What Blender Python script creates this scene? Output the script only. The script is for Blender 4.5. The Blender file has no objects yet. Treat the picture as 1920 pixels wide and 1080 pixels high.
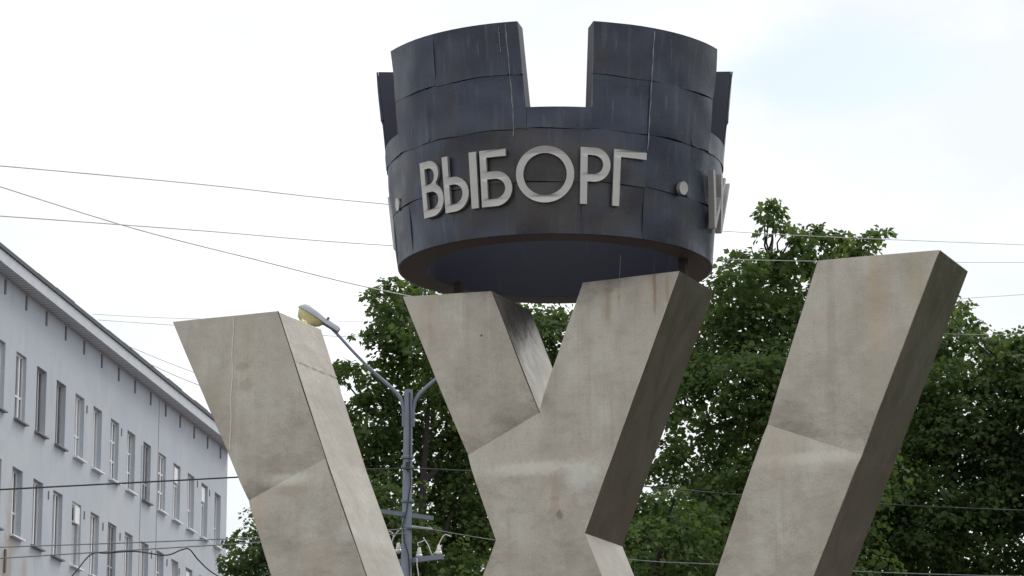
import bpy, bmesh, math, random
import numpy as np
from mathutils import Vector, Matrix

S = bpy.context.scene
COL = S.collection
R = math.radians

# ---------------------------------------------------------------- camera, sky, sun, exposure
FPX, PITCH, EYE = 6000.0, R(12.59), 1.6
CP, SP = math.cos(PITCH), math.sin(PITCH)
cam_d = bpy.data.cameras.new('camera')
cam_d.sensor_width = 36.0
cam_d.lens = FPX / 1920 * 36.0
cam_d.clip_start, cam_d.clip_end = 0.1, 3000
cam = bpy.data.objects.new('camera', cam_d)
COL.objects.link(cam)
cam.location = (0, 0, EYE)
cam.rotation_euler = (math.pi / 2 + PITCH, 0, 0)
S.camera = cam

SUN = Vector((0.42, 0.62, 0.78)).normalized()
SKY_L = 1.28
W = bpy.data.worlds.new('World')
S.world = W
W.use_nodes = True
wt = W.node_tree
wt.nodes.clear()


def _n(t, kind, **kw):
    n = t.nodes.new(kind)
    for k, v in kw.items():
        setattr(n, k, v)
    return n


def _dir(px, py):
    u, v = (px - 960) / FPX, (540 - py) / FPX
    return Vector((u, CP - v * SP, SP + v * CP))


def build_world():
    L = wt.links.new
    out = _n(wt, 'ShaderNodeOutputWorld')
    bg = _n(wt, 'ShaderNodeBackground')
    bg.inputs['Strength'].default_value = 0.12
    sky = _n(wt, 'ShaderNodeTexSky', sky_type='NISHITA', sun_disc=False)
    sky.sun_elevation = math.asin(SUN.z)
    sky.sun_rotation = math.atan2(SUN.x, SUN.y)
    tc = _n(wt, 'ShaderNodeTexCoord')
    nz = _n(wt, 'ShaderNodeTexNoise')
    nz.inputs['Scale'].default_value = 3.2
    nz.inputs['Detail'].default_value = 7
    nz.inputs['Roughness'].default_value = 0.55
    mp = _n(wt, 'ShaderNodeMapping')
    mp.inputs['Scale'].default_value = (1, 1, 2.2)
    L(tc.outputs['Generated'], mp.inputs['Vector'])
    L(mp.outputs['Vector'], nz.inputs['Vector'])
    # cloud brightness: a nearly closed white deck with slightly greyer folds
    ramp = _n(wt, 'ShaderNodeValToRGB')
    e = ramp.color_ramp.elements
    k = SKY_L / 0.12
    e[0].position, e[0].color = 0.45, (0.72 * k, 0.75 * k, 0.765 * k, 1)
    e[1].position, e[1].color = 0.72, (1.0 * k, 1.0 * k, 1.01 * k, 1)
    L(nz.outputs['Fac'], ramp.inputs['Fac'])
    # a thin place in the deck, upper right, where blue shows through
    d0 = _dir(1565, 138).normalized()
    nz2 = _n(wt, 'ShaderNodeTexNoise')
    nz2.inputs['Scale'].default_value = 22
    nz2.inputs['Detail'].default_value = 4
    L(tc.outputs['Generated'], nz2.inputs['Vector'])
    sub = _n(wt, 'ShaderNodeVectorMath', operation='SUBTRACT')
    sub.inputs[1].default_value = d0
    L(tc.outputs['Generated'], sub.inputs[0])
    sc = _n(wt, 'ShaderNodeVectorMath', operation='MULTIPLY')
    sc.inputs[1].default_value = (1 / 0.038, 0.0, 1 / 0.0155)
    L(sub.outputs[0], sc.inputs[0])
    ln = _n(wt, 'ShaderNodeVectorMath', operation='LENGTH')
    L(sc.outputs[0], ln.inputs[0])
    ad = _n(wt, 'ShaderNodeMath', operation='MULTIPLY_ADD')
    ad.inputs[1].default_value = 1.9
    L(nz2.outputs['Fac'], ad.inputs[0])
    L(ln.outputs['Value'], ad.inputs[2])
    mr = _n(wt, 'ShaderNodeMapRange', interpolation_type='SMOOTHSTEP')
    mr.inputs['From Min'].default_value = 1.35
    mr.inputs['From Max'].default_value = 2.25
    mr.inputs['To Min'].default_value = 0.97
    mr.inputs['To Max'].default_value = 0.05
    L(ad.outputs[0], mr.inputs['Value'])
    # the half behind the far side of the sphere must not get the same gap
    sep = _n(wt, 'ShaderNodeSeparateXYZ')
    L(tc.outputs['Generated'], sep.inputs[0])
    gt = _n(wt, 'ShaderNodeMath', operation='GREATER_THAN')
    gt.inputs[1].default_value = 0.0
    L(sep.outputs['Y'], gt.inputs[0])
    mm = _n(wt, 'ShaderNodeMath', operation='MULTIPLY')
    L(mr.outputs[0], mm.inputs[0])
    L(gt.outputs[0], mm.inputs[1])
    blue = _n(wt, 'ShaderNodeMix', data_type='RGBA', blend_type='ADD')
    blue.inputs['Factor'].default_value = 1.0
    L(sky.outputs[0], blue.inputs['A'])
    blue.inputs['B'].default_value = (2.6, 2.3, 2.1, 1)
    mix = _n(wt, 'ShaderNodeMix', data_type='RGBA')
    L(mm.outputs[0], mix.inputs['Factor'])
    L(ramp.outputs['Color'], mix.inputs['A'])
    L(blue.outputs['Result'], mix.inputs['B'])
    L(mix.outputs['Result'], bg.inputs['Color'])
    L(bg.outputs[0], out.inputs['Surface'])


build_world()
sun_d = bpy.data.lights.new('sun', 'SUN')
sun_d.energy = 1.7
sun_d.angle = R(25)
sun_d.color = (1.0, 0.96, 0.9)
sun = bpy.data.objects.new('sun', sun_d)
COL.objects.link(sun)
sun.rotation_euler = SUN.to_track_quat('Z', 'Y').to_euler()

S.view_settings.view_transform = 'Standard'
S.view_settings.look = 'None'
S.view_settings.exposure = 0.0
S.view_settings.gamma = 1.0
S.view_settings.use_curve_mapping = False
S.cycles.max_bounces = 8
S.cycles.diffuse_bounces = 4
S.cycles.transmission_bounces = 4
S.cycles.use_denoising = True

rng = np.random.default_rng(7)
random.seed(7)


# ---------------------------------------------------------------- helpers
def at(px, py, Y):
    d = _dir(px, py)
    return Vector((0, 0, EYE)) + d * (Y / d.y)


def hit(px, py, P, n):
    d = _dir(px, py)
    O = Vector((0, 0, EYE))
    return O + d * ((P - O).dot(n) / d.dot(n))


def axial(p):
    return p.y * CP + (p.z - EYE) * SP


def link(name, mesh, mat=None, parent=None):
    o = bpy.data.objects.new(name, mesh)
    COL.objects.link(o)
    if mat is not None and len(mesh.materials) == 0:
        mesh.materials.append(mat)
    if parent is not None:
        o.parent = parent
    return o


def empty(name, loc=(0, 0, 0), rz=0.0, parent=None):
    o = bpy.data.objects.new(name, None)
    COL.objects.link(o)
    o.location = loc
    o.rotation_euler = (0, 0, rz)
    o.empty_display_size = 0.3
    if parent is not None:
        o.parent = parent
    return o


def tag(o, label=None, cat=None, group=None, kind=None):
    if label: o['label'] = label
    if cat: o['category'] = cat
    if group: o['group'] = group
    if kind: o['kind'] = kind
    return o


class MB:
    """collects simple solids into one mesh"""

    def __init__(s):
        s.v, s.f = [], []

    def raw(s, vs, fs):
        b = len(s.v)
        s.v += [tuple(v) for v in vs]
        s.f += [tuple(i + b for i in f) for f in fs]
        return s

    def box(s, x0, x1, y0, y1, z0, z1):
        return s.raw([(x0, y0, z0), (x1, y0, z0), (x1, y1, z0), (x0, y1, z0),
                      (x0, y0, z1), (x1, y0, z1), (x1, y1, z1), (x0, y1, z1)],
                     [(3, 2, 1, 0), (4, 5, 6, 7), (0, 1, 5, 4), (1, 2, 6, 5), (2, 3, 7, 6), (3, 0, 4, 7)])

    def bar(s, a, b, w, h, up=(0, 0, 1)):
        a, b = Vector(a), Vector(b)
        d = (b - a).normalized()
        u = Vector(up)
        x = d.cross(u).normalized()
        u = x.cross(d)
        vs = []
        for p in (a, b):
            for sx, su in ((-1, -1), (1, -1), (1, 1), (-1, 1)):
                vs.append(p + x * sx * w / 2 + u * su * h / 2)
        return s.raw(vs, [(0, 1, 2, 3), (7, 6, 5, 4), (0, 4, 5, 1), (1, 5, 6, 2), (2, 6, 7, 3), (3, 7, 4, 0)])

    def tube(s, pts, rad, n=8, cap=True):
        pts = [Vector(p) for p in pts]
        rad = rad if isinstance(rad, (list, tuple)) else [rad] * len(pts)
        b = len(s.v)
        prev = None
        for i, p in enumerate(pts):
            d = (pts[min(i + 1, len(pts) - 1)] - pts[max(i - 1, 0)]).normalized()
            if prev is None:
                x = d.orthogonal().normalized()
            else:
                x = (prev - d * prev.dot(d)).normalized()
            prev = x
            y = d.cross(x)
            for k in range(n):
                a = 2 * math.pi * k / n
                s.v.append(tuple(p + (x * math.cos(a) + y * math.sin(a)) * rad[i]))
        for i in range(len(pts) - 1):
            for k in range(n):
                q = b + i * n
                s.f.append((q + k, q + (k + 1) % n, q + n + (k + 1) % n, q + n + k))
        if cap:
            s.f.append(tuple(b + k for k in range(n))[::-1])
            s.f.append(tuple(b + (len(pts) - 1) * n + k for k in range(n)))
        return s

    def lathe(s, prof, n=12, M=None):
        b = len(s.v)
        M = M or Matrix()
        for r, z in prof:
            for k in range(n):
                a = 2 * math.pi * k / n
                s.v.append(tuple(M @ Vector((r * math.cos(a), r * math.sin(a), z))))
        for i in range(len(prof) - 1):
            for k in range(n):
                q = b + i * n
                s.f.append((q + k, q + (k + 1) % n, q + n + (k + 1) % n, q + n + k))
        s.f.append(tuple(b + k for k in range(n))[::-1])
        s.f.append(tuple(b + (len(prof) - 1) * n + k for k in range(n)))
        return s

    def mesh(s, name, smooth=None):
        m = bpy.data.meshes.new(name)
        m.from_pydata(s.v, [], s.f)
        m.update()
        if smooth is not None:
            m.shade_smooth()
            m.set_sharp_from_angle(angle=R(smooth))
        return m

    def build(s, name, mat, parent=None, smooth=None):
        return link(name, s.mesh(name, smooth), mat, parent)


def weld(mesh, dist=1e-4, smooth=None):
    bm = bmesh.new()
    bm.from_mesh(mesh)
    bmesh.ops.remove_doubles(bm, verts=bm.verts, dist=dist)
    bmesh.ops.recalc_face_normals(bm, faces=bm.faces)
    bm.to_mesh(mesh)
    bm.free()
    if smooth is not None:
        mesh.shade_smooth()
        mesh.set_sharp_from_angle(angle=R(smooth))
    return mesh


# ---------------------------------------------------------------- materials
class NT:
    def __init__(s, name):
        s.m = bpy.data.materials.new(name)
        s.m.use_nodes = True
        s.t = s.m.node_tree
        s.t.nodes.clear()
        s.out = s.n('ShaderNodeOutputMaterial')
        s.b = s.n('ShaderNodeBsdfPrincipled')
        s.L(s.b.outputs[0], s.out.inputs['Surface'])
        s.tc = s.n('ShaderNodeTexCoord')
        s.obj = s.tc.outputs['Object']

    def n(s, kind, **kw):
        return _n(s.t, kind, **kw)

    def L(s, a, b):
        s.t.links.new(a, b)

    def put(s, sock, v):
        if isinstance(v, (int, float)):
            sock.default_value = v
        elif isinstance(v, (tuple, list)):
            sock.default_value = (*v, 1.0) if len(v) == 3 and sock.type == 'RGBA' else v
        else:
            s.L(v, sock)

    def math(s, op, a, b=0.0, c=0.0):
        n = s.n('ShaderNodeMath', operation=op)
        for i, v in enumerate((a, b, c)):
            s.put(n.inputs[i], v)
        return n.outputs[0]

    def noise(s, scale, detail=3, vec=None, stretch=None, rough=0.55, dist=0.0):
        vec = vec or s.obj
        if stretch:
            mp = s.n('ShaderNodeMapping')
            mp.inputs['Scale'].default_value = stretch
            s.L(vec, mp.inputs['Vector'])
            vec = mp.outputs[0]
        n = s.n('ShaderNodeTexNoise')
        n.inputs['Scale'].default_value = scale
        n.inputs['Detail'].default_value = detail
        n.inputs['Roughness'].default_value = rough
        n.inputs['Distortion'].default_value = dist
        s.L(vec, n.inputs['Vector'])
        return n.outputs['Fac']

    def rng(s, v, a, b, lo=0.0, hi=1.0):
        n = s.n('ShaderNodeMapRange', interpolation_type='SMOOTHSTEP')
        s.put(n.inputs['Value'], v)
        for k, x in zip(('From Min', 'From Max', 'To Min', 'To Max'), (a, b, lo, hi)):
            n.inputs[k].default_value = x
        return n.outputs[0]

    def mix(s, f, a, b):
        n = s.n('ShaderNodeMix', data_type='RGBA')
        s.put(n.inputs['Factor'], f)
        s.put(n.inputs['A'], a)
        s.put(n.inputs['B'], b)
        return n.outputs['Result']

    def bump(s, h, strength=0.3, dist=0.02):
        n = s.n('ShaderNodeBump')
        n.inputs['Strength'].default_value = strength
        n.inputs['Distance'].default_value = dist
        s.L(h, n.inputs['Height'])
        s.L(n.outputs[0], s.b.inputs['Normal'])

    def xyz(s, vec=None):
        n = s.n('ShaderNodeSeparateXYZ')
        s.L(vec or s.obj, n.inputs[0])
        return n.outputs

    def spot(s, x, z, x0, z0, rx, rz, wob=None):
        """soft elliptical patch round (x0,z0) in the object's own x,z"""
        a = s.math('DIVIDE', s.math('SUBTRACT', x, x0), rx)
        b = s.math('DIVIDE', s.math('SUBTRACT', z, z0), rz)
        d = s.math('SQRT', s.math('ADD', s.math('MULTIPLY', a, a), s.math('MULTIPLY', b, b)))
        if wob is not None:
            d = s.math('ADD', d, s.math('MULTIPLY', s.math('SUBTRACT', wob, 0.5), 1.6))
        return s.rng(d, 0.35, 1.15, 1.0, 0.0)


def simple(name, col, rough=0.6, metal=0.0, var=0.18, scale=6.0, bump=0.0, spec=None):
    k = NT(name)
    f = k.noise(scale, 4)
    k.put(k.b.inputs['Base Color'], k.mix(f, tuple(c * (1 - var) for c in col), tuple(min(1, c * (1 + var)) for c in col)))
    k.b.inputs['Roughness'].default_value = rough
    k.b.inputs['Metallic'].default_value = metal
    if spec is not None:
        k.b.inputs['Specular IOR Level'].default_value = spec
    if bump:
        k.bump(k.noise(scale * 6, 4), bump, 0.01)
    return k.m


# ---------------------------------------------------------------- ground
gm = MB().raw([(-900, -300, 0), (900, -300, 0), (900, 1500, 0), (-900, 1500, 0)], [(0, 1, 2, 3)])
ground = gm.build('ground', simple('worn_paving', (0.128, 0.106, 0.100), 0.9, scale=0.8, var=0.25))
tag(ground, kind='structure')

# ---------------------------------------------------------------- the monument's plane
BETA = R(23.25)
AX = Vector((math.cos(BETA), -math.sin(BETA), 0))       # along the letter, to the right
DX = Vector((math.sin(BETA), math.cos(BETA), 0))        # into its thickness
P0 = at(1020, 540, 25.0)
P0.z = 0.0
THICK = 0.80
monument = empty('monument', P0, -BETA)
tag(monument, 'tall beige metal W of crossing slanted beams carrying a black lettered crown', 'monument')


def loc(px, py, off=0.0):
    q = hit(px, py, P0 - DX * off, DX) - P0
    return Vector((q.dot(AX), -off, q.z))


# beam cladding: weathered brushed steel, beige with stains
def beam_material():
    k = NT('weathered_beam_steel')
    X = k.xyz()
    x, z = X[0], X[2]
    big = k.noise(1.6, 5, stretch=(1, 1, 0.8), dist=0.6)
    mid = k.noise(7, 5, stretch=(1, 1, 0.45))
    fine = k.noise(70, 3)
    streak = k.noise(9, 4, stretch=(1.6, 1.6, 0.10), rough=0.6)
    c = k.mix(k.rng(big, 0.3, 0.72), (0.330, 0.299, 0.252), (0.41, 0.383, 0.336))
    c = k.mix(k.math('MULTIPLY', k.rng(mid, 0.45, 0.75), 0.45), c, (0.37, 0.318, 0.268))
    c = k.mix(k.math('MULTIPLY', k.rng(streak, 0.5, 0.76), 0.34), c, (0.27, 0.238, 0.2))
    c = k.mix(k.math('MULTIPLY', k.rng(k.noise(11, 4, stretch=(1.8, 1.8, 0.08)), 0.58, 0.75), 0.35), c, (0.45, 0.435, 0.40))
    pits = k.rng(k.noise(26, 3, rough=0.5), 0.66, 0.72)
    c = k.mix(k.math('MULTIPLY', pits, 0.4), c, (0.26, 0.22, 0.18))
    c = k.mix(k.math('MULTIPLY', k.rng(fine, 0.42, 0.72), 0.30), c, (0.22, 0.19, 0.155))
    # rust runs under the crown, and stains and pale bands at set places
    runs = [((1140, 522), 0.035, 0.42, (0.27, 0.19, 0.115), 0.45), ((1160, 522), 0.02, 0.28, (0.27, 0.19, 0.12), 0.35),
            ((1227, 516), 0.022, 0.34, (0.19, 0.125, 0.075), 0.62), ((1250, 516), 0.018, 0.22, (0.30, 0.2, 0.12), 0.45),
            ((812, 556), 0.05, 0.50, (0.30, 0.235, 0.18), 0.30), ((1556, 490), 0.045, 1.5, (0.24, 0.22, 0.19), 0.32),
            ((1640, 482), 0.10, 0.8, (0.38, 0.31, 0.21), 0.5), ((1716, 478), 0.12, 0.5, (0.30, 0.26, 0.17), 0.45),
            ((1040, 880), 0.05, 0.5, (0.30, 0.25, 0.2), 0.35), ((1660, 690), 0.04, 1.1, (0.3, 0.27, 0.23), 0.4),
            ((470, 600), 0.05, 0.7, (0.36, 0.3, 0.23), 0.35)]
    wob = k.noise(14, 3, stretch=(1, 1, 0.35))
    for (p, w, h, col, s) in runs:
        q = loc(*p)
        m = k.spot(x, z, q.x, q.z - h * 0.42, w, h * 0.62, wob)
        c = k.mix(k.math('MULTIPLY', m, s), c, col)
    q = loc(562, 676)
    jl = k.math('ABSOLUTE', k.math('SUBTRACT', k.math('ADD', z, k.math('MULTIPLY', k.noise(3, 2), 0.03)), q.z + 0.015))
    jm = k.math('MULTIPLY', k.rng(jl, 0.004, 0.018, 1.0, 0.0), k.math('LESS_THAN', k.math('ABSOLUTE', k.math('SUBTRACT', x, q.x)), 0.08))
    jm = k.math('MULTIPLY', jm, k.math('GREATER_THAN', X[1], 0.03))
    c = k.mix(k.math('MULTIPLY', jm, k.rng(k.noise(9, 3), 0.35, 0.6, 0.25, 0.9)), c, (0.10, 0.09, 0.08))
    wob2 = k.noise(24, 6, rough=0.7)
    spots = [((1050, 965), 0.04, 0.05, (0.20, 0.15, 0.12), 0.8), ((1040, 935), 0.05, 0.03, (0.28, 0.22, 0.18), 0.55),
             ((455, 687), 0.08, 0.045, (0.25, 0.22, 0.17), 0.55), ((460, 722), 0.10, 0.06, (0.27, 0.23, 0.18), 0.5),
             ((565, 745), 0.05, 0.06, (0.3, 0.26, 0.2), 0.4), ((545, 920), 0.22, 0.05, (0.28, 0.23, 0.18), 0.55),
             ((480, 965), 0.12, 0.16, (0.40, 0.30, 0.22), 0.4), ((600, 1040), 0.22, 0.2, (0.38, 0.30, 0.24), 0.35),
             ((540, 897), 0.26, 0.06, (0.50, 0.485, 0.425), 0.6), ((1000, 878), 0.42, 0.07, (0.50, 0.48, 0.425), 0.6),  # pale bands across the beams near the creases
             ((1090, 890), 0.17, 0.16, (0.48, 0.475, 0.44), 0.5), ((1530, 858), 0.45, 0.06, (0.49, 0.46, 0.40), 0.5),
             ((902, 629), 0.012, 0.012, (0.05, 0.04, 0.04), 0.9), ((800, 600), 0.2, 0.25, (0.38, 0.31, 0.26), 0.2),
             ((1460, 860), 0.16, 0.22, (0.42, 0.34, 0.28), 0.35), ((650, 1000), 0.14, 0.1, (0.46, 0.445, 0.41), 0.3)]
    for (p, w, h, col, s) in spots:
        q = loc(*p)
        c = k.mix(k.math('MULTIPLY', k.spot(x, z, q.x, q.z, w, h, wob2), s), c, col)
    k.put(k.b.inputs['Base Color'], c)
    k.b.inputs['Metallic'].default_value = 0.92
    k.put(k.b.inputs['Roughness'], k.rng(mid, 0.2, 0.8, 0.27, 0.40))
    h = k.math('ADD', k.math('MULTIPLY', k.noise(2.2, 3), 1.0), k.math('MULTIPLY', k.noise(60, 3), 0.05))
    k.bump(h, 0.35, 0.05)
    return k.m


M_BEAM = beam_material()
# creases pressed into the cladding: (end, end, depth)
CREASES = [((464, 938), (608, 858), 0.027), ((875, 852), (1008, 772), 0.034), ((1437, 795), (1616, 853), 0.020)]


def push(px, py):
    """how far the sheet stands proud of the flat front, metres"""
    v = 0.0
    for (x0, y0), (x1, y1), A in CREASES:
        dx, dy = x1 - x0, y1 - y0
        ln = math.hypot(dx, dy)
        t = ((px - x0) * dx + (py - y0) * dy) / ln / ln
        dist = ((px - x0) * dy - (py - y0) * dx) / ln       # + above the crease
        over = max(0.0, -t, t - 1.0)
        fade = math.exp(-(over / 0.12) ** 2)
        v -= A * fade * (math.exp(-dist / 52) if dist >= 0 else math.exp(dist / 15))
    y0 = 890 - 0.03 * (px - 540)
    e = (py - y0)
    if e > -28:
        up = min(1.0, (e + 28) / 46)
        up = up * up * (3 - 2 * up)
        v += 0.008 * up * math.exp(-max(0.0, e - 18) / 90)
    v += 0.0035 * math.sin(px * 0.021 + 1.3) * math.sin(py * 0.017 + px * 0.006)
    v += 0.0025 * math.sin(px * 0.047 - py * 0.011) * math.sin(py * 0.039 + 0.7)
    return v


def beam(name, patches, label):
    """patches: lists of (left px, right px, columns) rows; front skin, returns and back"""
    front, quads = {}, []

    def vid(px, py):
        kk = (round(px * 4), round(py * 4))
        if kk not in front:
            front[kk] = (len(front), px, py)
        return front[kk][0]

    for rows, nu, nv in patches:
        for (l0, r0), (l1, r1) in zip(rows[:-1], rows[1:]):
            ids = []
            for j in range(nv + 1):
                t = j / nv
                a = (l0[0] + (l1[0] - l0[0]) * t, l0[1] + (l1[1] - l0[1]) * t)
                b = (r0[0] + (r1[0] - r0[0]) * t, r0[1] + (r1[1] - r0[1]) * t)
                ids.append([vid(a[0] + (b[0] - a[0]) * i / nu, a[1] + (b[1] - a[1]) * i / nu) for i in range(nu + 1)])
            for j in range(nv):
                for i in range(nu):
                    quads.append((ids[j][i], ids[j + 1][i], ids[j + 1][i + 1], ids[j][i + 1]))
    n = len(front)
    pts = sorted(front.values())
    vs = [loc(px, py) + Vector((0, -push(px, py), 0)) for _, px, py in pts]
    vs += [loc(px, py) + Vector((0, THICK, 0)) for _, px, py in pts]
    cnt = {}
    for q in quads:
        for a, b in zip(q, q[1:] + q[:1]):
            cnt.setdefault(frozenset((a, b)), []).append((a, b))
    fs = list(quads) + [tuple(i + n for i in q[::-1]) for q in quads]
    for e in cnt.values():
        if len(e) == 1:
            a, b = e[0]
            fs.append((b, a, a + n, b + n))
    m = bpy.data.meshes.new(name)
    m.from_pydata(vs, [], fs)
    weld(m, 1e-5, 38)
    segs = [(loc(*a), loc(*b)) for a, b, _ in CREASES]
    sh = m.attributes.get('sharp_edge') or m.attributes.new('sharp_edge', 'BOOLEAN', 'EDGE')
    for e in m.edges:                                    # the fold itself is a crisp line
        p, q = (m.vertices[i].co for i in e.vertices)
        if p.y > 0.15 or q.y > 0.15:
            continue
        for a, b in segs:
            d = Vector((b.x - a.x, b.z - a.z))
            n_ = Vector((-d.y, d.x)).normalized()
            if all(abs(Vector((v.x - a.x, v.z - a.z)).dot(n_)) < 0.004 and -0.02 < Vector((v.x - a.x, v.z - a.z)).dot(d) / d.length_squared < 1.02 for v in (p, q)):
                sh.data[e.index].value = True
    o = link(name, m, M_BEAM, monument)
    bv = o.modifiers.new('soft_edges', 'BEVEL')
    bv.width, bv.segments, bv.limit_method, bv.angle_limit = 0.006, 2, 'ANGLE', R(50)
    o['label'] = label
    return o


beam('slanted_beam', [([((323, 603), (521, 583)), ((464, 938), (608, 858)), ((508, 1080), (687, 1080)),
                        ((600, 1385), (795, 1385)), ((700, 1640), (782, 1640))], 14, 34)],
     'free standing left beam leaning outwards, bright on its inner side')
beam('slanted_beam', [([((1532, 488), (1763, 468)), ((1437, 795), (1616, 853)), ((1340, 1080), (1527, 1080)),
                        ((1239, 1358), (1420, 1358)), ((1245, 1640), (1312, 1640))], 14, 34)],
     'free standing right beam leaning outwards, dark on its outer side')
MID = (1013.5, 1006.5)
beam('cross_beam', [
    ([((755, 556), (922, 546)), ((875, 852), (1008, 772)), ((930, 1013), (1097, 1000))], 16, 34),
    ([((1093, 530), (1274, 508)), ((1008, 772), (1097, 1000))], 14, 34),
    ([((930, 1013), MID), ((850, 1230), (1013, 1230)), ((795, 1385), (957, 1385)), ((782, 1640), (865, 1640))], 8, 16),
    ([(MID, (1097, 1000)), ((1013, 1230), (1189, 1230)), ((1068, 1358), (1239, 1358)), ((1170, 1640), (1245, 1640))], 8, 16)],
     'middle X of two crossing beams under the crown')

# weld seam down the left beam
sm = MB()
a0, a1 = loc(438, 596), loc(430, 884)
n = 40
sm.tube([Vector((a0.x + (a1.x - a0.x) * t + 0.004 * math.sin(t * 21), -push(438 - 8 * t, 596 + 288 * t) - 0.001,
                 a0.z + (a1.z - a0.z) * t)) for t in np.linspace(0.005, 0.86, n)], 0.0055, 6)
sm.build('weld_seam', simple('weld_bead', (0.72, 0.69, 0.62), 0.6), monument, 60)

M_EDGE = simple('dark_corner_seam', (0.11, 0.098, 0.085), 0.8, var=0.4, scale=20)  # thin dark line along the inner front corners
for run in (((521, 583), (608, 858), (687, 1080), (795, 1385)), ((922, 546), (1008, 772))):
    MB().tube([loc(a, b) + Vector((0.002, -push(a, b) * 0.9, 0)) for a, b in run], 0.0042, 6).build('corner_seam', M_EDGE, monument)

# plinth below the frame
pz = loc(1020, 1640).z
pb = MB().box(-1.9, 1.9, -0.5, THICK + 0.5, 0, 0.35).box(-1.6, 1.6, -0.3, THICK + 0.3, 0.35, pz)
pb.build('plinth', simple('plinth_granite', (0.30, 0.28, 0.27), 0.7, scale=30), monument)

# ---------------------------------------------------------------- the crown
CY = loc(1041, 540).x
CC = P0 + AX * CY + DX * 0.42                    # crown axis, world
dep = axial(Vector((CC.x, CC.y, 7.42)))
CX = (1041 - 960) / FPX * dep
CC = Vector((CX, CC.y, 0))
R0 = 293 / FPX * axial(Vector((CX, CC.y, 7.42)))
Z0 = at(1041, 438, CC.y - R0).z
R1 = 333.5 / FPX * axial(Vector((CX, CC.y, 9.08)))
Z1 = at(1041, 37, CC.y - R1).z
view_rot = math.atan2(CC.x, CC.y)                # so that angle 0 faces the viewer
# the crown is a part of the monument, turned to face the viewer
inv = Matrix.Rotation(BETA, 4, 'Z')
crown_loc = inv @ (Vector((CC.x, CC.y, 0)) - P0)


def rad(z):
    return R0 + (R1 - R0) * (z - Z0) / (Z1 - Z0)


ZG = Z0 + (Z1 - Z0) * 0.594                      # floor of the gaps
MERLONS = [(-64.2, -9.2), (12.0, 63.0), (89.0, 131.0), (155.0, 205.0), (229.0, 272.0)]


def warp(th, z):
    if z > ZG and -40 < th < 10:
        th -= 2.2 * max(0.0, 1 - abs(th + 9.2) / 18) * (z - ZG) / (Z1 - ZG)
    return th


def cyl(th, z, r):
    t = R(warp(th, z))
    return Vector((r * math.sin(t), -r * math.cos(t), z))


def in_merlon(th):
    return any(a - 1e-6 <= th <= b + 1e-6 or a - 1e-6 <= th + 360 <= b + 1e-6 for a, b in MERLONS)


def crown_shell():
    marks = sorted({((t + 180) % 360) - 180 for ab in MERLONS for t in ab} | {float(t) for t in range(-180, 180, 3)})
    ks = [marks[0]]
    for t in marks[1:]:
        if t - ks[-1] > 0.6:
            ks.append(t)
        elif any(abs(t - (((q + 180) % 360) - 180)) < 1e-6 for ab in MERLONS for q in ab):
            ks[-1] = t
    ks.append(ks[0] + 360)
    vs, fs = [], []

    def quad(*p):
        b = len(vs)
        vs.extend(p)
        fs.append((b, b + 1, b + 2, b + 3))

    IN = 0.014
    seg = []
    for a, b in zip(ks[:-1], ks[1:]):
        mid = (a + b) / 2
        mid = ((mid + 180) % 360) - 180
        seg.append((a, b, in_merlon(mid)))
    for i, (a, b, top) in enumerate(seg):
        levels = [Z0, ZG] + ([Z1] if top else [])
        for z, zz in zip(levels[:-1], levels[1:]):
            quad(cyl(a, z, rad(z) - IN), cyl(b, z, rad(z) - IN), cyl(b, zz, rad(zz) - IN), cyl(a, zz, rad(zz) - IN))
            quad(cyl(b, z, rad(z) - 0.235), cyl(a, z, rad(z) - 0.235), cyl(a, zz, rad(zz) - 0.195), cyl(b, zz, rad(zz) - 0.195)) if z > Z0 + .1 else \
                quad(cyl(b, z, rad(z) - 0.235), cyl(a, z, rad(z) - 0.235), cyl(a, zz, rad(zz) - 0.235), cyl(b, zz, rad(zz) - 0.235))
        zt = levels[-1]
        ri = 0.195 if top else 0.235
        quad(cyl(a, zt, rad(zt) - IN), cyl(b, zt, rad(zt) - IN), cyl(b, zt, rad(zt) - ri), cyl(a, zt, rad(zt) - ri))
        quad(cyl(b, Z0, rad(Z0) - IN), cyl(a, Z0, rad(Z0) - IN), cyl(a, Z0, rad(Z0) - 0.235), cyl(b, Z0, rad(Z0) - 0.235))
        nxt = seg[(i + 1) % len(seg)]
        if nxt[2] != top:
            quad(cyl(b, ZG, rad(ZG) - IN), cyl(b, Z1, rad(Z1) - IN), cyl(b, Z1, rad(Z1) - 0.195), cyl(b, ZG, rad(ZG) - 0.235))
    m = bpy.data.meshes.new('crown')
    m.from_pydata(vs, [], fs)
    weld(m, 2e-4, 35)
    return m


def dark_inner():
    k = NT('crown_inner_paint')
    c = k.mix(k.noise(3, 4), (0.023, 0.025, 0.044), (0.035, 0.038, 0.064))
    c = k.mix(k.math('MULTIPLY', k.rng(k.noise(8, 4, stretch=(1, 1, 0.1)), 0.6, 0.8), 0.3), c, (0.16, 0.16, 0.19))
    # the flat underside is bare and brown with rust
    geo = k.n('ShaderNodeNewGeometry')
    nz = k.xyz(geo.outputs['True Normal'])[2]
    c = k.mix(k.rng(nz, -0.6, -0.9), c, k.mix(k.noise(6, 4), (0.06, 0.046, 0.042), (0.09, 0.07, 0.062)))
    k.put(k.b.inputs['Base Color'], c)
    k.b.inputs['Roughness'].default_value = 0.6
    return k.m


crown = link('crown', crown_shell(), dark_inner(), monument)
crown.location = crown_loc
crown.rotation_euler = (0, 0, BETA - view_rot)


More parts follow.
